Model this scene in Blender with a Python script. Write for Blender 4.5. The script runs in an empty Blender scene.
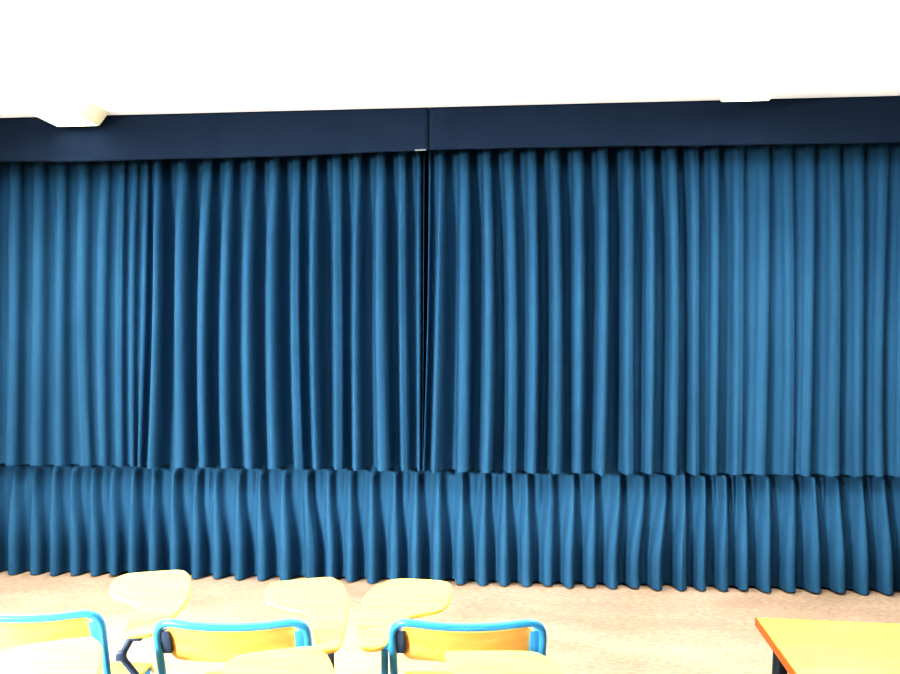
import bpy, bmesh, math, random
from mathutils import Vector, Matrix

random.seed(7)
scn = bpy.context.scene
col = scn.collection
PI = math.pi
YAW = math.radians(4.65)
CEIL = 3.012

# ------------------------------------------------------------------ helpers
def mesh_obj(name, bm, mat, parent=None, smooth=True, sharp=40):
    bmesh.ops.recalc_face_normals(bm, faces=bm.faces)
    me = bpy.data.meshes.new(name)
    bm.to_mesh(me)
    bm.free()
    if mat:
        me.materials.append(mat)
    o = bpy.data.objects.new(name, me)
    col.objects.link(o)
    if smooth:
        for p in me.polygons:
            p.use_smooth = True
        try:
            me.set_sharp_from_angle(angle=math.radians(sharp))
        except Exception:
            pass
    o.parent = parent
    return o

def thing(name, label, cat, loc=(0, 0, 0), rz=0, group=None):
    o = bpy.data.objects.new(name, None)
    o.empty_display_size = 0.1
    col.objects.link(o)
    o.location = loc
    o.rotation_euler = (0, 0, rz)
    return tag(o, label, cat, group)

def tag(o, label, cat, group=None):
    o['label'] = label
    o['category'] = cat
    if group:
        o['group'] = group
    return o

def struct(o):
    o['kind'] = 'structure'
    return o

def add_box(bm, c, s, bevel=0.0, rot=None):
    r = bmesh.ops.create_cube(bm, size=1.0)
    vs = r['verts']
    for v in vs:
        v.co = Vector((v.co.x * s[0], v.co.y * s[1], v.co.z * s[2]))
    if bevel > 0:
        es = list({e for v in vs for e in v.link_edges})
        g = bmesh.ops.bevel(bm, geom=es, offset=bevel, segments=2, profile=0.5, affect='EDGES')
        vs = list({v for f in g['faces'] for v in f.verts} | {v for v in vs if v.is_valid})
    for v in vs:
        p = v.co
        if rot is not None:
            p = rot @ p
        v.co = p + Vector(c)
    return vs

def fillet(pts, r, n=7):
    """round the corners of a polyline"""
    P = [Vector(p) for p in pts]
    out = [P[0]]
    for i in range(1, len(P) - 1):
        a, b, c = P[i - 1], P[i], P[i + 1]
        rr = r[i] if isinstance(r, dict) and i in r else (0.03 if isinstance(r, dict) else r)
        d1 = min(rr, (a - b).length * 0.49)
        d2 = min(rr, (c - b).length * 0.49)
        p0 = b + (a - b).normalized() * d1
        p2 = b + (c - b).normalized() * d2
        for k in range(n + 1):
            t = k / n
            out.append(p0 * (1 - t) ** 2 + b * 2 * t * (1 - t) + p2 * t * t)
    out.append(P[-1])
    return out

def add_tube(bm, pts, r, seg=12, cap=True):
    P = [Vector(p) for p in pts]
    n = len(P)
    tans = []
    for i in range(n):
        a = P[max(0, i - 1)]
        b = P[min(n - 1, i + 1)]
        tans.append((b - a).normalized())
    t0 = tans[0]
    ref = Vector((0, 0, 1)) if abs(t0.z) < 0.9 else Vector((1, 0, 0))
    nrm = (ref - t0 * ref.dot(t0)).normalized()
    rings = []
    for i in range(n):
        t = tans[i]
        nrm = (nrm - t * nrm.dot(t)).normalized()
        b = t.cross(nrm)
        ring = []
        for k in range(seg):
            a = 2 * PI * k / seg
            ring.append(bm.verts.new(P[i] + (nrm * math.cos(a) + b * math.sin(a)) * r))
        rings.append(ring)
    for i in range(n - 1):
        for k in range(seg):
            bm.faces.new((rings[i][k], rings[i][(k + 1) % seg], rings[i + 1][(k + 1) % seg], rings[i + 1][k]))
    if cap:
        bm.faces.new(rings[0][::-1])
        bm.faces.new(rings[-1])

def catmull(pts, n=5, closed=True):
    P = [Vector(p) for p in pts]
    m = len(P)
    out = []
    for i in range(m if closed else m - 1):
        p0, p1 = P[(i - 1) % m] if closed or i > 0 else P[i], P[i]
        p2 = P[(i + 1) % m]
        p3 = P[(i + 2) % m] if closed or i + 2 < m else p2
        for k in range(n):
            t = k / n
            out.append(0.5 * ((2 * p1) + (-p0 + p2) * t + (2 * p0 - 5 * p1 + 4 * p2 - p3) * t * t
                              + (-p0 + 3 * p1 - 3 * p2 + p3) * t ** 3))
    if not closed:
        out.append(P[-1])
    return out

def add_slab(bm, outline, z0, z1, bev=0.004):
    """flat board from a 2-D outline with a rounded edge"""
    def inset(pts, d):
        n = len(pts)
        area = sum(pts[i].x * pts[(i + 1) % n].y - pts[(i + 1) % n].x * pts[i].y for i in range(n))
        s = 1 if area > 0 else -1
        out = []
        for i in range(n):
            t = (pts[(i + 1) % n] - pts[i - 1]).normalized()
            out.append(Vector((pts[i].x - t.y * d * s, pts[i].y + t.x * d * s)))
        return out
    P = [Vector((p[0], p[1])) for p in outline]
    Q = inset(P, bev)
    rings = []
    for pts, z in ((Q, z0), (P, z0 + bev), (P, z1 - bev), (Q, z1)):
        rings.append([bm.verts.new((p.x, p.y, z)) for p in pts])
    n = len(P)
    for a in range(3):
        for i in range(n):
            bm.faces.new((rings[a][i], rings[a][(i + 1) % n], rings[a + 1][(i + 1) % n], rings[a + 1][i]))
    bm.faces.new(rings[0][::-1])
    bm.faces.new(rings[-1])

# ------------------------------------------------------------------ materials
def new_mat(name):
    m = bpy.data.materials.new(name)
    m.use_nodes = True
    nt = m.node_tree
    return m, nt, nt.nodes['Principled BSDF']

def ramp(nt, stops):
    r = nt.nodes.new('ShaderNodeValToRGB')
    e = r.color_ramp.elements
    e[0].position, e[0].color = stops[0][0], (*stops[0][1], 1)
    e[1].position, e[1].color = stops[-1][0], (*stops[-1][1], 1)
    for p, c in stops[1:-1]:
        k = e.new(p)
        k.color = (*c, 1)
    return r

def noise(nt, scale, detail=4, rough=0.55, stretch=None):
    tc = nt.nodes.new('ShaderNodeTexCoord')
    n = nt.nodes.new('ShaderNodeTexNoise')
    n.inputs['Scale'].default_value = scale
    n.inputs['Detail'].default_value = detail
    n.inputs['Roughness'].default_value = rough
    if stretch:
        mp = nt.nodes.new('ShaderNodeMapping')
        mp.inputs['Scale'].default_value = stretch
        nt.links.new(tc.outputs['Object'], mp.inputs['Vector'])
        nt.links.new(mp.outputs['Vector'], n.inputs['Vector'])
    else:
        nt.links.new(tc.outputs['Object'], n.inputs['Vector'])
    return n

def fabric(name, dark, light):
    m, nt, b = new_mat(name)
    n1 = noise(nt, 260, 3, 0.6)
    n2 = noise(nt, 6, 3, 0.5, (1, 1, 0.25))
    mx = nt.nodes.new('ShaderNodeMath')
    mx.operation = 'MULTIPLY_ADD'
    mx.inputs[1].default_value = 0.6
    nt.links.new(n1.outputs['Fac'], mx.inputs[0])
    m2 = nt.nodes.new('ShaderNodeMath')
    m2.operation = 'MULTIPLY'
    m2.inputs[1].default_value = 0.4
    nt.links.new(n2.outputs['Fac'], m2.inputs[0])
    nt.links.new(m2.outputs[0], mx.inputs[2])
    r = ramp(nt, [(0.3, dark), (0.7, light)])
    nt.links.new(mx.outputs[0], r.inputs['Fac'])
    nt.links.new(r.outputs['Color'], b.inputs['Base Color'])
    b.inputs['Roughness'].default_value = 0.9
    b.inputs['Specular IOR Level'].default_value = 0.15
    b.inputs['Sheen Weight'].default_value = 0.12
    b.inputs['Sheen Roughness'].default_value = 0.15
    b.inputs['Sheen Tint'].default_value = (0.35, 0.6, 0.8, 1)
    bp = nt.nodes.new('ShaderNodeBump')
    bp.inputs['Strength'].default_value = 0.15
    bp.inputs['Distance'].default_value = 0.002
    nt.links.new(n1.outputs['Fac'], bp.inputs['Height'])
    nt.links.new(bp.outputs['Normal'], b.inputs['Normal'])
    return m

def simple(name, colr, rough=0.5, metal=0.0, var=0.08, scale=30, spec=0.5):
    m, nt, b = new_mat(name)
    n = noise(nt, scale, 3)
    d = tuple(c * (1 - var) for c in colr)
    l = tuple(min(1, c * (1 + var)) for c in colr)
    r = ramp(nt, [(0.3, d), (0.7, l)])
    nt.links.new(n.outputs['Fac'], r.inputs['Fac'])
    nt.links.new(r.outputs['Color'], b.inputs['Base Color'])
    b.inputs['Roughness'].default_value = rough
    b.inputs['Metallic'].default_value = metal
    b.inputs['Specular IOR Level'].default_value = spec
    return m

def plywood(name, dark, light, rough=0.35):
    m, nt, b = new_mat(name)
    n = noise(nt, 5, 5, 0.6, (1.2, 7.0, 3.0))
    r = ramp(nt, [(0.3, dark), (0.55, tuple((a + c) / 2 for a, c in zip(dark, light))), (0.75, light)])
    nt.links.new(n.outputs['Fac'], r.inputs['Fac'])
    nt.links.new(r.outputs['Color'], b.inputs['Base Color'])
    b.inputs['Roughness'].default_value = rough
    return m

def floor_material():
    m, nt, b = new_mat('beige_speckled_floor')
    a = noise(nt, 1.6, 5, 0.6, (0.8, 1.6, 1))
    r1 = ramp(nt, [(0.3, (0.37, 0.285, 0.215)), (0.7, (0.49, 0.39, 0.31))])
    nt.links.new(a.outputs['Fac'], r1.inputs['Fac'])
    c = noise(nt, 38, 4, 0.65, (0.7, 1.5, 1))
    r2 = ramp(nt, [(0.35, (0.80, 0.78, 0.76)), (0.65, (1.08, 1.07, 1.06))])
    nt.links.new(c.outputs['Fac'], r2.inputs['Fac'])
    mul = nt.nodes.new('ShaderNodeMixRGB')
    mul.blend_type = 'MULTIPLY'
    mul.inputs['Fac'].default_value = 1
    nt.links.new(r1.outputs['Color'], mul.inputs['Color1'])
    nt.links.new(r2.outputs['Color'], mul.inputs['Color2'])
    # pale scuffs
    s = noise(nt, 7, 6, 0.75, (0.7, 2.2, 1))
    r3 = ramp(nt, [(0.64, (0, 0, 0)), (0.74, (0.45, 0.45, 0.45))])
    nt.links.new(s.outputs['Fac'], r3.inputs['Fac'])
    mx = nt.nodes.new('ShaderNodeMixRGB')
    nt.links.new(r3.outputs['Color'], mx.inputs['Fac'])
    nt.links.new(mul.outputs['Color'], mx.inputs['Color1'])
    mx.inputs['Color2'].default_value = (0.9, 0.86, 0.78, 1)
    nt.links.new(mx.outputs['Color'], b.inputs['Base Color'])
    b.inputs['Roughness'].default_value = 0.55
    b.inputs['Specular IOR Level'].default_value = 0.15
    return m

def emissive(name, colr, strength):
    m, nt, b = new_mat(name)
    b.inputs['Base Color'].default_value = (0.9, 0.9, 0.88, 1)
    b.inputs['Emission Color'].default_value = (*colr, 1)
    b.inputs['Emission Strength'].default_value = strength
    return m

M = {
    'curtain': fabric('blue_curtain_cloth', (0.029, 0.085, 0.148), (0.044, 0.122, 0.205)),
    'valance': fabric('navy_valance_cloth', (0.018, 0.032, 0.057), (0.026, 0.043, 0.073)),
    'gap_shade': simple('gap_shade_black', (0.02, 0.022, 0.026), 0.9),  # near-black puts the shade behind the parting and seam into the colour
    'lining': simple('pale_lining_cloth', (0.20, 0.22, 0.23), 0.9),
    'ceiling': simple('white_ceiling_paint', (0.96, 0.96, 0.96), 0.9, var=0.02, scale=3),
    'wall': simple('cream_wall_paint', (0.85, 0.83, 0.76), 0.9, var=0.03, scale=3),
    'stage': simple('dark_stage_board', (0.10, 0.075, 0.055), 0.6),
    'floor': floor_material(),
    'tablet': plywood('honey_plywood_board', (0.86, 0.62, 0.155), (0.925, 0.72, 0.235), 0.4),
    'back': plywood('orange_plywood_back', (0.82, 0.49, 0.16), (0.92, 0.62, 0.26), 0.45),
    'desk': plywood('yellow_desk_laminate', (0.86, 0.66, 0.09), (0.93, 0.75, 0.15), 0.4),
    'edge': simple('orange_edge_band', (0.50, 0.13, 0.025), 0.5),
    'blue': simple('bright_blue_enamel', (0.07, 0.36, 0.72), 0.28, var=0.04, spec=0.6),
    'slate': simple('dark_slate_enamel', (0.06, 0.10, 0.19), 0.35, var=0.06),
    'desk_steel': simple('dark_desk_enamel', (0.022, 0.036, 0.05), 0.4, var=0.06),
    'rubber': simple('black_rubber', (0.02, 0.02, 0.02), 0.8),
    'housing': simple('cream_lamp_housing', (0.94, 0.91, 0.70), 0.5, var=0.02),
    'diffuser': emissive('glowing_lamp_diffuser', (1.0, 0.97, 0.90), 6.0),
}

# ------------------------------------------------------------------ room shell
def plane_box(name, c, s, mat):
    bm = bmesh.new()
    add_box(bm, c, s)
    return struct(mesh_obj(name, bm, mat, smooth=False))

plane_box('floor', (-0.5, -3.4, -0.05), (9.4, 8.2, 0.1), M['floor'])
plane_box('ceiling', (-0.5, -3.4, CEIL + 0.05), (9.4, 8.2, 0.1), M['ceiling'])
plane_box('wall_back', (-0.5, 0.65, CEIL / 2), (9.4, 0.1, CEIL), M['gap_shade'])
plane_box('wall_left', (-5.25, -3.4, CEIL / 2), (0.1, 8.2, CEIL), M['wall'])
plane_box('wall_right', (4.25, -3.4, CEIL / 2), (0.1, 8.2, CEIL), M['wall'])
# low stage whose front the pleated skirt covers
plane_box('trim_stage', (-0.5, 0.37, 0.36), (9.36, 0.46, 0.72), M['stage'])

# ------------------------------------------------------------------ curtains
LEFT = [(-3.744, -3.744, -3.744), (-3.566, -3.566, -3.567), (-3.388, -3.388, -3.390), (-3.218, -3.212, -3.215),
        (-3.064, -3.065, -3.061), (-2.910, -2.911, -2.873), (-2.763, -2.779, -2.762), (-2.641, -2.645, -2.641),
        (-2.552, -2.568, -2.549), (-2.473, -2.482, -2.509), (-2.394, -2.392, -2.422), (-2.225, -2.235, -2.221),
        (-2.055, -2.085, -2.078), (-1.912, -1.929, -1.916), (-1.763, -1.781, -1.762), (-1.609, -1.626, -1.608),
        (-1.455, -1.459, -1.428), (-1.341, -1.346, -1.322), (-1.189, -1.174, -1.164), (-1.056, -1.068, -1.066),
        (-0.899, -0.898, -0.876), (-0.761, -0.754, -0.739), (-0.611, -0.611, -0.610)]
RIGHT = [(-0.514, -0.526, -0.558), (-0.358, -0.358, -0.365), (-0.210, -0.198, -0.218), (-0.069, -0.051, -0.046),
         (0.078, 0.083, 0.068), (0.224, 0.235, 0.232), (0.369, 0.367, 0.364), (0.526, 0.524, 0.496), (0.695, 0.687, 0.689),
         (0.820, 0.817, 0.800), (0.962, 0.972, 0.954), (1.117, 1.114, 1.114), (1.246, 1.242, 1.224),
         (1.405, 1.401, 1.388), (1.563, 1.553, 1.515), (1.708, 1.716, 1.708), (1.835, 1.824, 1.786),
         (1.991, 1.986, 1.971), (2.128, 2.129, 2.119), (2.283, 2.253, 2.231), (2.413, 2.389, 2.367), (2.548, 2.524, 2.502)]
while LEFT[0][0] > -5.0:
    x = LEFT[0][0] - random.uniform(0.135, 0.175)
    LEFT.insert(0, (x, x, x - 0.005))
while RIGHT[-1][0] < 4.0:
    x = RIGHT[-1][0] + random.uniform(0.13, 0.16)
    RIGHT.append((x, x - 0.02, x - 0.04))
def nudge(f):
    # crest centre lies a little right of the lit edge it was read from, except on the outer right
    x = f[0]
    d = 0.022 if x < -2.35 else 0.033 if x < 0.95 else 0.033 * max(0.0, 1 - (x - 0.95) / 0.35)
    return tuple(v + d for v in f)
LEFT = [nudge(f) for f in LEFT[:-1]] + [LEFT[-1]]
RIGHT = [nudge(f) for f in RIGHT]
ZR = (2.692, 2.014, 0.763)

def interp3(v, z):
    """quadratic through the three measured heights, clamped outside"""
    z0, z1, z2 = ZR
    z = min(max(z, z2), z0)
    return (v[0] * (z - z1) * (z - z2) / ((z0 - z1) * (z0 - z2)) + v[1] * (z - z0) * (z - z2) / ((z1 - z0) * (z1 - z2))
            + v[2] * (z - z0) * (z - z1) / ((z2 - z0) * (z2 - z1)))

def smoothstep(a, b, x):
    t = min(max((x - a) / (b - a), 0), 1)
    return t * t * (3 - 2 * t)

def curtain(name, folds, z_top, z_bot, y_mid, amp_fn, K=18, rows=54, seed=0, start=0.0, stop=0.0):
    rnd = random.Random(seed)
    n = len(folds)
    deep = [rnd.uniform(0.8, 1.15) for _ in range(n)]
    valley = [rnd.uniform(0.78, 1.18) for _ in range(n)]
    skew = [rnd.uniform(-0.06, 0.06) for _ in range(n)]
    wob = [(rnd.uniform(0, 6.28), rnd.uniform(0.7, 1.6), rnd.uniform(0.002, 0.007)) for _ in range(n)]
    bm = bmesh.new()
    grid = []
    for j in range(rows + 1):
        w = j / rows
        z = z_top + (z_bot - z_top) * w
        xs = [interp3(f, z) for f in folds]
        row = []
        for i in range(n - 1):
            x0, x1 = xs[i], xs[i + 1]
            gap = x1 - x0
            amp = amp_fn(z, (x0 + x1) / 2) * min(1.15, max(0.5, gap / 0.15))
            for k in range(K if i < n - 2 else K + 1):
                t = k / K
                d = deep[i] * (1 - t) + deep[i + 1] * t
                c = math.cos(2 * PI * t)
                # crest (towards the room) round, valley a little narrower and of uneven depth
                yy = -amp * d * c if c > 0 else -amp * valley[i] * (c * 0.9 + 0.1 * c ** 3)
                # omega-shaped folds: the cloth bulges over its own valley
                xx = x0 + gap * (t + skew[i] * math.sin(PI * t) ** 2) + gap * 0.055 * math.sin(4 * PI * t)
                e = t * t * (3 - 2 * t)
                for (ph, fr, am), wt in ((wob[i], 1 - e), (wob[i + 1], e)):
                    yy += wt * am * math.sin(fr * z * 2 + ph) * (0.3 + w)
                zz = z
                if j == rows:
                    zz += 0.004 * math.sin(2 * PI * t + ph)
                row.append(bm.verts.new((xx, y_mid + yy, zz)))
        grid.append(row)
    for j in range(rows):
        for i in range(len(grid[0]) - 1):
            bm.faces.new((grid[j][i], grid[j][i + 1], grid[j + 1][i + 1], grid[j + 1][i]))
    return mesh_obj(name, bm, M['curtain'], sharp=180)

MID = 0.03
def amp_main(z, x):
    a = 0.046 + 0.026 * smoothstep(2.75, 2.2, z)
    # the outer part on each side hangs flatter
    flat = max(smoothstep(1.05, 1.5, x), 0.55 * smoothstep(-2.2, -2.5, x))
    return a * (1 - 0.52 * flat)

edgeL = [(-0.583, -0.585, -0.594)]
edgeR = [(-0.556, -0.560, -0.590)]
cl = curtain('stage_curtain', LEFT + edgeL, 2.86, 0.728, MID, amp_main, seed=3)
tag(cl, 'pleated blue stage curtain, the half left of the centre parting', 'curtain', 'main stage curtain halves')
cr = curtain('stage_curtain', edgeR + RIGHT, 2.86, 0.722, MID, amp_main, seed=8)
tag(cr, 'pleated blue stage curtain, the half right of the centre parting', 'curtain', 'main stage curtain halves')

# gathered skirt below
SK = [(-3.686, -3.704), (-3.531, -3.538), (-3.366, -3.384), (-3.236, -3.231), (-3.095, -3.091), (-2.966, -2.951), (-2.820, -2.811),
      (-2.688, -2.684), (-2.538, -2.546), (-2.400, -2.403), (-2.262, -2.255), (-2.103, -2.107), (-1.978, -1.969), (-1.820, -1.818),
      (-1.674, -1.661), (-1.517, -1.515), (-1.361, -1.326), (-1.217, -1.205), (-1.074, -1.077), (-0.931, -0.930), (-0.778, -0.782),
      (-0.636, -0.647), (-0.495, -0.502), (-0.344, -0.349), (-0.194, -0.209), (-0.066, -0.073), (0.073, 0.072), (0.232, 0.210),
      (0.369, 0.342), (0.495, 0.483), (0.662, 0.619), (0.818, 0.764), (0.963, 0.899), (1.076, 1.064), (1.200, 1.177), (1.333, 1.320),
      (1.445, 1.442), (1.587, 1.573), (1.748, 1.725), (1.869, 1.875), (2.009, 2.025), (2.158, 2.164), (2.287, 2.313), (2.425, 2.441), (2.563, 2.578)]
while SK[0][0] > -5.0:
    x = SK[0][0] - random.uniform(0.13, 0.16)
    SK.insert(0, (x, x))
while SK[-1][0] < 4.0:
    x = SK[-1][0] + random.uniform(0.13, 0.16)
    SK.append((x, x + 0.01))

SK = [(a * 1.005 - 0.015 * smoothstep(0.4, 1.0, a), b * 0.988 - 0.010 * smoothstep(0.4, 1.0, b)) for a, b in SK]

def skirt():
    rnd = random.Random(21)
    n = len(SK)
    K, rows, zt, zb = 20, 40, 0.742, 0.006
    deep = [rnd.uniform(0.85, 1.15) for _ in range(n)]
    half = [rnd.uniform(0.5, 1.2) for _ in range(n)]
    lift = [rnd.uniform(-0.006, 0.006) for _ in range(n)]
    bm = bmesh.new()
    grid = []
    for j in range(rows + 1):
        w = j / rows
        z = zt + (zb - zt) * w
        q = smoothstep(0.70, 0.12, z)
        xs = [a + (b - a) * smoothstep(0.66, 0.13, z) for a, b in SK]
        row = []
        for i in range(n - 1):
            gap = xs[i + 1] - xs[i]
            for k in range(K if i < n - 2 else K + 1):
                t = k / K
                d = deep[i] * (1 - t) + deep[i + 1] * t
                a = (0.030 + 0.028 * q) * d * min(1.2, gap / 0.14)
                h = 0.016 * half[i] * smoothstep(0.74, 0.68, z) * smoothstep(0.25, 0.6, z)
                c = math.cos(2 * PI * t)
                y = -a * c - h * math.cos(4 * PI * t)
                if z > 0.68:   # flat tape the gathers hang from
                    y *= 0.35 + 0.65 * smoothstep(0.715, 0.68, z)
                x = xs[i] + gap * t + gap * 0.05 * q * math.sin(4 * PI * t)
                zz = z + (lift[i] * (1 - t) + lift[i + 1] * t) * (w > 0.98) + 0.02 * (w ** 6) * 0.3
                row.append(bm.verts.new((x, 0.026 + 0.086 * smoothstep(0.2, 0.74, z) + y, zz)))
        grid.append(row)
    for j in range(rows):
        for i in range(len(grid[0]) - 1):
            bm.faces.new((grid[j][i], grid[j][i + 1], grid[j + 1][i + 1], grid[j + 1][i]))
    return mesh_obj('stage_skirt', bm, M['curtain'], sharp=180)
tag(skirt(), 'gathered blue skirt hanging below the main curtain down to the floor', 'stage skirt')

# flat valance in two lengths, meeting above the curtain parting
def valance(x0, x1, bottom, seed, n=150):
    rnd = random.Random(seed)
    bm = bmesh.new()
    rows = 20
    ph = [rnd.uniform(0, 6.28) for _ in range(4)]
    grid = []
    for j in range(rows + 1):
        w = j / rows
        row = []
        for i in range(n + 1):
            x = x0 + (x1 - x0) * i / n
            zb = bottom(x)
            z = CEIL - 0.002 + (zb - CEIL + 0.002) * w
            # soft pulls running diagonally towards the parting
            y = 0.004 * math.sin(3.1 * x + 4 * w + ph[0]) * w + 0.003 * math.sin(8 * x - 7 * w + ph[1]) * w
            dd = abs(x + 0.534)
            y += 0.006 * math.exp(-dd * 2.0) * math.sin(9 * (dd * 0.9 + w * 0.5) * 1.6) * math.sin(PI * w)
            if w > 0.9:
                y -= 0.004          # doubled hem
            row.append(bm.verts.new((x, -0.18 + y, z)))
        grid.append(row)
    for j in range(rows):
        for i in range(n):
            bm.faces.new((grid[j][i], grid[j][i + 1], grid[j + 1][i + 1], grid[j + 1][i]))
    o = mesh_obj('curtain_valance', bm, M['valance'], sharp=180)
    s = o.modifiers.new('thick', 'SOLIDIFY')
    s.thickness = 0.006
    s.offset = 1
    return o

def lerp_pts(pts):
    def fn(x):
        if x <= pts[0][0]:
            return pts[0][1]
        for (a, za), (b, zb) in zip(pts, pts[1:]):
            if x <= b:
                return za + (zb - za) * smoothstep(a, b, x)
        return pts[-1][1]
    return fn
vl = valance(-5.18, -0.536, lerp_pts([(-3.35, 2.725), (-2.83, 2.715), (-1.74, 2.720), (-0.715, 2.738), (-0.54, 2.741)]), 1)
tag(vl, 'flat navy cloth valance along the ceiling, length left of the seam', 'valance', 'valance lengths above the curtain')
vr = valance(-0.532, 4.18, lerp_pts([(-0.527, 2.745), (0.52, 2.743), (1.12, 2.737), (2.29, 2.731)]), 2)
tag(vr, 'flat navy cloth valance along the ceiling, length right of the seam', 'valance', 'valance lengths above the curtain')
bm = bmesh.new()
add_box(bm, (-0.534, -0.160, 2.885), (0.12, 0.012, 0.25), 0.001)  # dark strip added behind the valance seam to stand in for shade
mesh_obj('seam_shade_strip', bm, M['gap_shade'], vr)
bm = bmesh.new()
add_box(bm, (-0.585, -0.195, 2.743), (0.072, 0.004, 0.010), 0.0015)
t = mesh_obj('lining_edge', bm, M['lining'], vl)
t['label'] = 'pale strip of lining showing at the hem'

# ------------------------------------------------------------------ ceiling lights
def ceiling_light(x, y_far, zb, w_top, w_bot, label):
    L = 1.5
    root = thing('ceiling_light', label, 'ceiling light', (x, y_far - L / 2, CEIL), 0, 'ceiling lights in front of the valance')
    h = CEIL - zb
    # open trough: sloping sides and closed ends
    bm = bmesh.new()
    a, b = w_top / 2, w_bot / 2
    th = 0.008
    for s in (-1, 1):
        q = [(s * a, 0), (s * b, -h), (s * (b - th), -h), (s * (a - th), 0)]
        v0 = [bm.verts.new((p[0], -L / 2, p[1])) for p in q]
        v1 = [bm.verts.new((p[0], L / 2, p[1])) for p in q]
        for i in range(4):
            bm.faces.new((v0[i], v0[(i + 1) % 4], v1[(i + 1) % 4], v1[i]))
        bm.faces.new(v0[::-1]); bm.faces.new(v1)
    mesh_obj('side_panel', bm, M['housing'], root, smooth=False)
    for s in (-1, 1):
        bm = bmesh.new()
        q = [(-a, 0), (a, 0), (b, -h), (-b, -h)]
        y = s * L / 2
        v0 = [bm.verts.new((p[0], y, p[1])) for p in q]
        v1 = [bm.verts.new((p[0], y - s * th, p[1])) for p in q]
        for i in range(4):
            bm.faces.new((v0[i], v0[(i + 1) % 4], v1[(i + 1) % 4], v1[i]))
        bm.faces.new(v0[::-1]); bm.faces.new(v1)
        mesh_obj('end_cap', bm, M['housing'], root, smooth=False)
    bm = bmesh.new()
    add_box(bm, (0, 0, -h + 0.006), (w_bot - 2 * th - 0.002, L - 2 * th - 0.002, 0.006))
    mesh_obj('diffuser', bm, M['diffuser'], root, smooth=False)
    # the lamp itself: a directional louvre light
    ld = bpy.data.lights.new('fluorescent_lamp', 'AREA')
    ld.shape = 'RECTANGLE'
    ld.size, ld.size_y = w_bot - 0.04, L - 0.5
    ld.energy = LAMP
    ld.color = (1.0, 0.88, 0.74)
    ld.spread = math.radians(130)
    lo = bpy.data.objects.new('fluorescent_lamp', ld)
    col.objects.link(lo)
    lo.parent = root
    lo.location = (0, -0.2, -h - 0.004)
    return root
LAMP = 38
ceiling_light(-2.78, -0.24, 2.928, 0.41, 0.28, 'white fluorescent ceiling light above the curtain, the left one')
ceiling_light(1.325, -0.40, 2.935, 0.34, 0.27, 'white fluorescent ceiling light above the curtain, the right one')

# ------------------------------------------------------------------ tablet-arm chairs
PAD = [(-0.012, 0.490), (0.007, 0.523), (0.081, 0.550), (0.172, 0.570), (0.201, 0.558), (0.237, 0.499), (0.267, 0.391), (0.280, 0.283),
       (0.290, 0.120), (0.289, 0.045), (0.280, 0.018), (0.258, 0.008), (0.237, 0.018), (0.222, 0.065), (0.203, 0.134), (0.192, 0.191),
       (0.174, 0.238), (0.133, 0.271), (0.083, 0.297), (0.038, 0.323), (0.010, 0.365), (-0.010, 0.435)]
PAD_TURNED = [(0.079, 0.392), (0.058, 0.450), (0.055, 0.510), (0.082, 0.548), (0.165, 0.570), (0.240, 0.582), (0.275, 0.560), (0.306, 0.500),
              (0.344, 0.370), (0.358, 0.260), (0.352, 0.130), (0.336, 0.060), (0.310, 0.042), (0.270, 0.042), (0.250, 0.062), (0.240, 0.120),
              (0.228, 0.200), (0.212, 0.258), (0.175, 0.290), (0.120, 0.328)]
PAD_LEFT = [(0.047, 0.480), (0.066, 0.528), (0.148, 0.550), (0.235, 0.550), (0.279, 0.508), (0.318, 0.425), (0.323, 0.340), (0.315, 0.220),
       (0.302, 0.100), (0.290, 0.035), (0.262, 0.018), (0.232, 0.028), (0.217, 0.070), (0.208, 0.125), (0.200, 0.190),
       (0.166, 0.238), (0.125, 0.262), (0.083, 0.285), (0.057, 0.332), (0.046, 0.410)]

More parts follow.
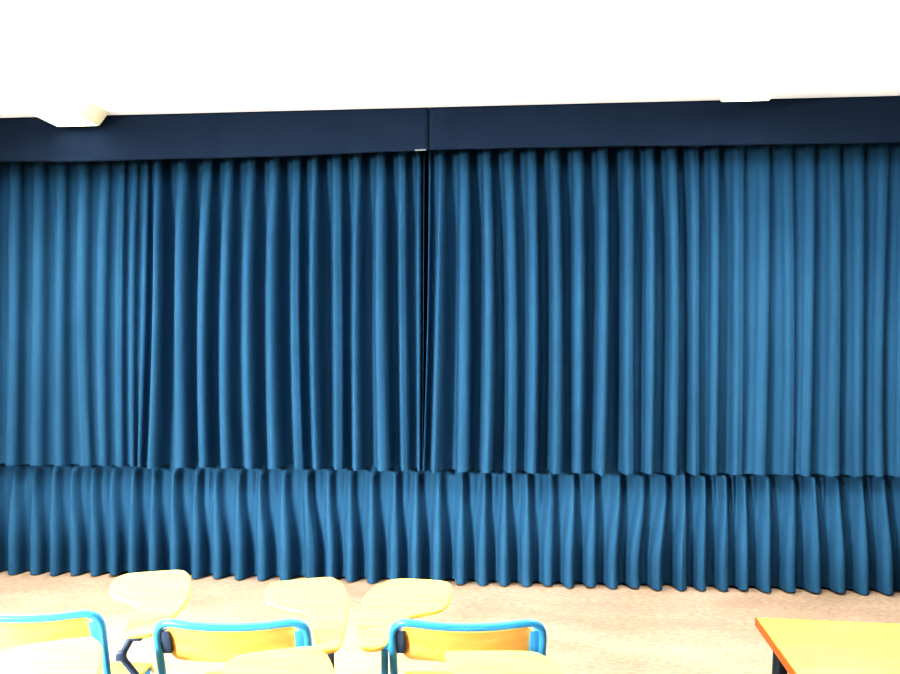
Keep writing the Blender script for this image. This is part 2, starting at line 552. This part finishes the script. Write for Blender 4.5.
def chair(name, label, X, Y, rz, group, side=1, pad_turn=0.0, pad_dx=0.0, kink=False, pad_pts=PAD, width=0.41):
    """local frame: origin on the floor under the top of the back, +y the way the sitter faces"""
    root = thing(name, label, 'chair', (X, Y, 0), rz, group)
    hw = width / 2
    R = 0.0105
    # --- steel back frame: inverted U, leaning back, its top bar bowed away from the sitter
    bm = bmesh.new()
    top = []
    ztop, ycorner = 0.777, 0.012
    left = [(-hw + 0.012, 0.125, 0.46), (-hw + 0.004, 0.06, 0.62), (-hw, ycorner, ztop)]
    right = [(hw, ycorner, ztop), (hw - 0.004, 0.06, 0.62), (hw - 0.012, 0.125, 0.46)]
    pts = [Vector(p) for p in left[:-1]]
    arc = []
    for k in range(13):
        u = -1 + 2 * k / 12
        uu = u * (hw)
        arc.append(Vector((uu, ycorner - 0.026 * (1 - u * u), ztop + 0.0 - 0.012 * (1 - u * u))))
    ctrl = [Vector(left[0]), Vector(left[1])] + arc + [Vector(right[1]), Vector(right[2])]
    # round the two upper corners
    rr = {2: 0.055, len(ctrl) - 3: 0.055}
    P = [ctrl[0], ctrl[1]]
    def corner(a, b, c, r):
        d1 = min(r, (a - b).length * 0.9); d2 = min(r, (c - b).length * 1.0)
        p0 = b + (a - b).normalized() * d1; p2 = b + (c - b).normalized() * d2
        return [p0 * (1 - t) ** 2 + b * 2 * t * (1 - t) + p2 * t * t for t in [i / 8 for i in range(9)]]
    P += corner(ctrl[1], ctrl[2], ctrl[4], 0.06)
    P += arc[3:-3]
    P += corner(ctrl[-5], ctrl[-3], ctrl[-2], 0.06)
    P += [ctrl[-2], ctrl[-1]]
    add_tube(bm, P, R, 14)
    mesh_obj('back_frame', bm, M['blue'], root)
    # --- curved plywood back
    bm = bmesh.new()
    nx, nz = 20, 8
    hb = hw - 0.026
    def back_pt(u, v, off):
        x = u * hb
        z = 0.760 - 0.105 * v
        y = 0.022 + 0.045 * v - 0.028 * (1 - u * u) + 0.006 * math.sin(PI * v)
        if abs(u) > 0.86:
            e = (abs(u) - 0.86) / 0.14
            z += (0.5 - v) * -0.030 * e * e
        z -= 0.010 * (1 - u * u) * (1 - v)
        return Vector((x, y + off, z))
    gr = [[[bm.verts.new(back_pt(-1 + 2 * i / nx, j / nz, off)) for i in range(nx + 1)] for j in range(nz + 1)] for off in (-0.005, 0.005)]
    for g in gr:
        for j in range(nz):
            for i in range(nx):
                bm.faces.new((g[j][i], g[j][i + 1], g[j + 1][i + 1], g[j + 1][i]))
    A, B = gr
    for i in range(nx):
        bm.faces.new((A[0][i], B[0][i], B[0][i + 1], A[0][i + 1]))
        bm.faces.new((A[nz][i], A[nz][i + 1], B[nz][i + 1], B[nz][i]))
    for j in range(nz):
        bm.faces.new((A[j][0], A[j + 1][0], B[j + 1][0], B[j][0]))
        bm.faces.new((A[j][nx], B[j][nx], B[j + 1][nx], A[j + 1][nx]))
    back = mesh_obj('backrest', bm, M['back'], root)
    for s in (-1, 1):
        bm = bmesh.new()
        add_box(bm, (s * (hb + 0.004), 0.036, 0.712), (0.030, 0.014, 0.075), 0.004, Matrix.Rotation(math.radians(20), 3, 'X'))
        mesh_obj('bracket', bm, M['slate'] if s < 0 else M['blue'], back)
    # --- seat: plywood with a rolled front edge
    bm = bmesh.new()
    nx, ny = 16, 16
    def seat_pt(u, v, off):
        hwid = 0.185 + 0.012 * v
        x = u * hwid
        y = 0.10 + 0.40 * v
        z = 0.455 - 0.012 * (1 - u * u) * math.sin(PI * min(1, v * 1.1)) - 0.035 * smoothstep(0.82, 1.0, v) ** 2 * 1.0 + 0.01 * smoothstep(0.2, 0, v)
        if abs(u) > 0.8 and v > 0.85:
            e = (abs(u) - 0.8) / 0.2 * (v - 0.85) / 0.15
            y -= 0.03 * e
        return Vector((x, y, z + off))
    gr = [[[bm.verts.new(seat_pt(-1 + 2 * i / nx, j / ny, off)) for i in range(nx + 1)] for j in range(ny + 1)] for off in (0.0, 0.012)]
    for g in gr:
        for j in range(ny):
            for i in range(nx):
                bm.faces.new((g[j][i], g[j][i + 1], g[j + 1][i + 1], g[j + 1][i]))
    A, B = gr
    for i in range(nx):
        bm.faces.new((A[0][i], B[0][i], B[0][i + 1], A[0][i + 1]))
        bm.faces.new((A[ny][i], A[ny][i + 1], B[ny][i + 1], B[ny][i]))
    for j in range(ny):
        bm.faces.new((A[j][0], A[j + 1][0], B[j + 1][0], B[j][0]))
        bm.faces.new((A[j][nx], B[j][nx], B[j + 1][nx], A[j + 1][nx]))
    mesh_obj('seat', bm, M['tablet'], root)
    # --- seat rails and four legs
    bm = bmesh.new()
    for s in (-1, 1):
        add_tube(bm, [(s * 0.180, 0.10, 0.442), (s * 0.180, 0.455, 0.438)], R, 12)
    add_tube(bm, [(-0.180, 0.13, 0.440), (0.180, 0.13, 0.440)], 0.009, 12)
    add_tube(bm, [(-0.180, 0.43, 0.438), (0.180, 0.43, 0.438)], 0.009, 12)
    mesh_obj('seat_frame', bm, M['blue'], root)
    for s in (-1, 1):
        for p in ([(s * 0.182, 0.14, 0.440), (s * 0.195, 0.04, 0.02)], [(s * 0.182, 0.44, 0.438), (s * 0.195, 0.49, 0.02)]):
            bm = bmesh.new()
            add_tube(bm, p, R, 12)
            lg = mesh_obj('leg', bm, M['blue'], root)
            bm = bmesh.new()
            e = Vector(p[1])
            d = (Vector(p[0]) - e).normalized()
            add_tube(bm, [(e.x, e.y, 0.0), (e.x, e.y, 0.022), tuple(e + d * 0.03)], 0.0145, 12)
            mesh_obj('rubber_foot', bm, M['rubber'], lg)
    # --- writing tablet and its support
    ca, sa = math.cos(pad_turn), math.sin(pad_turn)
    piv = Vector((0.258, 0.03))
    out = []
    for p in pad_pts:
        v = Vector(p) - piv
        v = Vector((v.x * ca - v.y * sa, v.x * sa + v.y * ca)) + piv
        out.append(Vector((side * (v.x + pad_dx), v.y)))
    out = [Vector((v.x, v.y)) for v in catmull([Vector((v.x, v.y, 0)) for v in out], 4)]
    bm = bmesh.new()
    add_slab(bm, out, 0.685, 0.700, 0.004)
    for v in bm.verts:            # the board rises slightly away from the sitter
        v.co.z += 0.06 * v.co.y
    mesh_obj('writing_tablet', bm, M['tablet'], root)
    bm = bmesh.new()
    px = side * ((0.262 if side > 0 else 0.226) + pad_dx)
    if kink:
        sup = [(0.180, 0.20, 0.440), (0.262, 0.20, 0.430), (0.300, 0.12, 0.48), (0.284, 0.075, 0.57), (0.244, 0.060, 0.632), (0.272, 0.065, 0.686)]
        add_tube(bm, fillet(sup, 0.02), 0.0095, 12)
        add_box(bm, (0.244, 0.060, 0.634), (0.026, 0.026, 0.026), 0.006)
    else:
        sup = [(side * 0.180, 0.20, 0.440), (px, 0.18, 0.430), (px, 0.06, 0.50), (px, 0.05, 0.686)]
        add_tube(bm, fillet(sup, 0.035), 0.0095, 12)
    # flat steel bar screwed under the tablet
    add_box(bm, (0.292 if kink else px - side * 0.015, 0.16, 0.6915), (0.028, 0.24, 0.005), 0.001, Matrix.Rotation(math.atan(0.06), 3, 'X'))
    mesh_obj('tablet_support', bm, M['slate'] if side > 0 else M['blue'], root)
    return root

G1 = 'tablet-arm chairs in the row nearest the curtain'
G2 = 'tablet-arm chairs in the next row back'
def seat_at(X, d):      # lateral offset and distance from the viewer's standing point
    return (X * math.cos(YAW) - d * math.sin(YAW), -5.12 + X * math.sin(YAW) + d * math.cos(YAW))
chair('tablet_arm_chair', 'blue tubular chair cut by the left photo edge, curtain-side row, tablet on kinked support', *seat_at(-1.174, 2.215), YAW + 0.02, G1,
      kink=True, pad_pts=PAD_TURNED)
chair('tablet_arm_chair', 'blue tubular chair with right-hand wooden tablet, in the middle of the curtain-side row', *seat_at(-0.587, 2.145), YAW, G1)
chair('tablet_arm_chair', 'blue tubular chair with left-hand wooden tablet, right end of the curtain-side row', *seat_at(0.047, 2.145), YAW - 0.01, G1,
      side=-1, pad_pts=PAD_LEFT)
chair('tablet_arm_chair', 'chair at the left photo edge showing only its blown-out pale tablet, nearest the viewer', *seat_at(-1.085, 1.60), YAW, G2, pad_turn=0.12)
chair('tablet_arm_chair', 'chair showing only its pale tablet overlapping the middle blue chair back', *seat_at(-0.537, 1.515), YAW, G2)
PAD2 = [(-0.038, 0.556), (-0.026, 0.572), (0.05, 0.574), (0.15, 0.574), (0.201, 0.560), (0.237, 0.499), (0.267, 0.391), (0.280, 0.283),
        (0.290, 0.120), (0.289, 0.045), (0.280, 0.018), (0.258, 0.008), (0.237, 0.018), (0.222, 0.065), (0.203, 0.134), (0.192, 0.191),
        (0.174, 0.238), (0.133, 0.271), (0.083, 0.297), (0.045, 0.323), (0.015, 0.365), (-0.012, 0.445)]
chair('tablet_arm_chair', 'chair showing only its pale square-cornered tablet overlapping the rightmost blue chair back', *seat_at(0.025, 1.48), YAW, G2, pad_pts=PAD2)

# ------------------------------------------------------------------ desk at the right
def desk():
    rz = -math.radians(3.4)
    W, D, H = 0.72, 0.55, 0.75
    root = thing('school_desk', 'yellow topped desk with orange edge and dark leg, right foreground', 'desk', (0.671, -2.798, 0), rz)
    # local: origin at the far left corner, +x right, -y towards the viewer
    bm = bmesh.new()
    add_box(bm, (W / 2, -D / 2, H - 0.011), (W - 0.008, D - 0.008, 0.022), 0.002)
    top = mesh_obj('desk_top', bm, M['desk'], root)
    bm = bmesh.new()
    e = 0.005
    for c, s in (((W / 2, -e / 2, 0), (W, e)), ((W / 2, -D + e / 2, 0), (W, e)), ((e / 2, -D / 2, 0), (e, D)), ((W - e / 2, -D / 2, 0), (e, D))):
        add_box(bm, (c[0], c[1], H - 0.0125), (s[0], s[1], 0.023), 0.001)
    mesh_obj('edge_band', bm, M['edge'], top)
    bm = bmesh.new()
    for y in (-0.06, -D + 0.06):
        add_box(bm, (W / 2, y, H - 0.045), (W - 0.12, 0.02, 0.04), 0.003)
    for x in (0.06, W - 0.06):
        add_box(bm, (x, -D / 2, H - 0.045), (0.02, D - 0.12, 0.04), 0.003)
    mesh_obj('under_frame', bm, M['desk_steel'], root)
    for x, sx in ((0.055, -1), (W - 0.055, 1)):
        for y, sy in ((-0.06, 1), (-D + 0.06, -1)):
            bm = bmesh.new()
            a = Vector((x, y, H - 0.026)); b = Vector((x + sx * 0.03, y + sy * 0.02, 0.02))
            add_tube(bm, [a, b], 0.02, 14)
            lg = mesh_obj('leg', bm, M['desk_steel'], root)
            bm = bmesh.new()
            add_tube(bm, [(b.x, b.y, 0), (b.x, b.y, 0.03)], 0.023, 14)
            mesh_obj('rubber_foot', bm, M['rubber'], lg)
    return root
desk()

# ------------------------------------------------------------------ room lamps over the chairs, plus added unseen lights
def area(name, loc, rot, size, energy, colr=(1, 0.97, 0.92), spread=180):
    ld = bpy.data.lights.new(name, 'AREA')
    ld.shape = 'RECTANGLE'
    ld.size, ld.size_y = size
    ld.energy = energy
    ld.color = colr
    ld.spread = math.radians(spread)
    o = bpy.data.objects.new(name, ld)
    col.objects.link(o)
    o.location = loc
    o.rotation_euler = rot
    return o
for x, e in ((-2.9, 5), (-0.7, 5), (1.4, 10)):
    area('room_lamp', (x, -3.3, 2.93), (0, 0, 0), (0.3, 1.2), e)
area('added_ceiling_fill', (-0.6, -1.9, 1.95), (PI, 0, 0), (7.0, 1.5), 280, (0.93, 0.97, 1.0), spread=120)  # added and unseen, only there to whiten the ceiling
# added unseen key light from the back left, to model the curtain folds
k = area('added_key_light', (-4.6, -6.6, 2.0), (0, 0, 0), (1.0, 0.8), 165, spread=66)
k.rotation_euler = (Vector((-0.3, 0, 0.0)) - k.location).to_track_quat('-Z', 'Y').to_euler()
# dim ambient fill added through the open back of the room
world = bpy.data.worlds.new('World')
scn.world = world
world.use_nodes = True
bg = world.node_tree.nodes['Background']
bg.inputs['Color'].default_value = (0.93, 0.97, 1.0, 1)
bg.inputs['Strength'].default_value = 0.15

# ------------------------------------------------------------------ camera
cd = bpy.data.cameras.new('camera')
cam = bpy.data.objects.new('camera', cd)
col.objects.link(cam)
cd.sensor_fit = 'HORIZONTAL'
cd.sensor_width = 36
cd.lens = 36 * 800 / 900
cam.location = (0, -5.12, 1.5)
cam.rotation_euler = (math.radians(90 + 0.93), 0, YAW)
scn.camera = cam
scn.view_settings.view_transform = 'Standard'
scn.view_settings.exposure = -0.5
try:
    scn.view_settings.look = 'Very High Contrast'
except Exception as ex:
    print('look', ex)
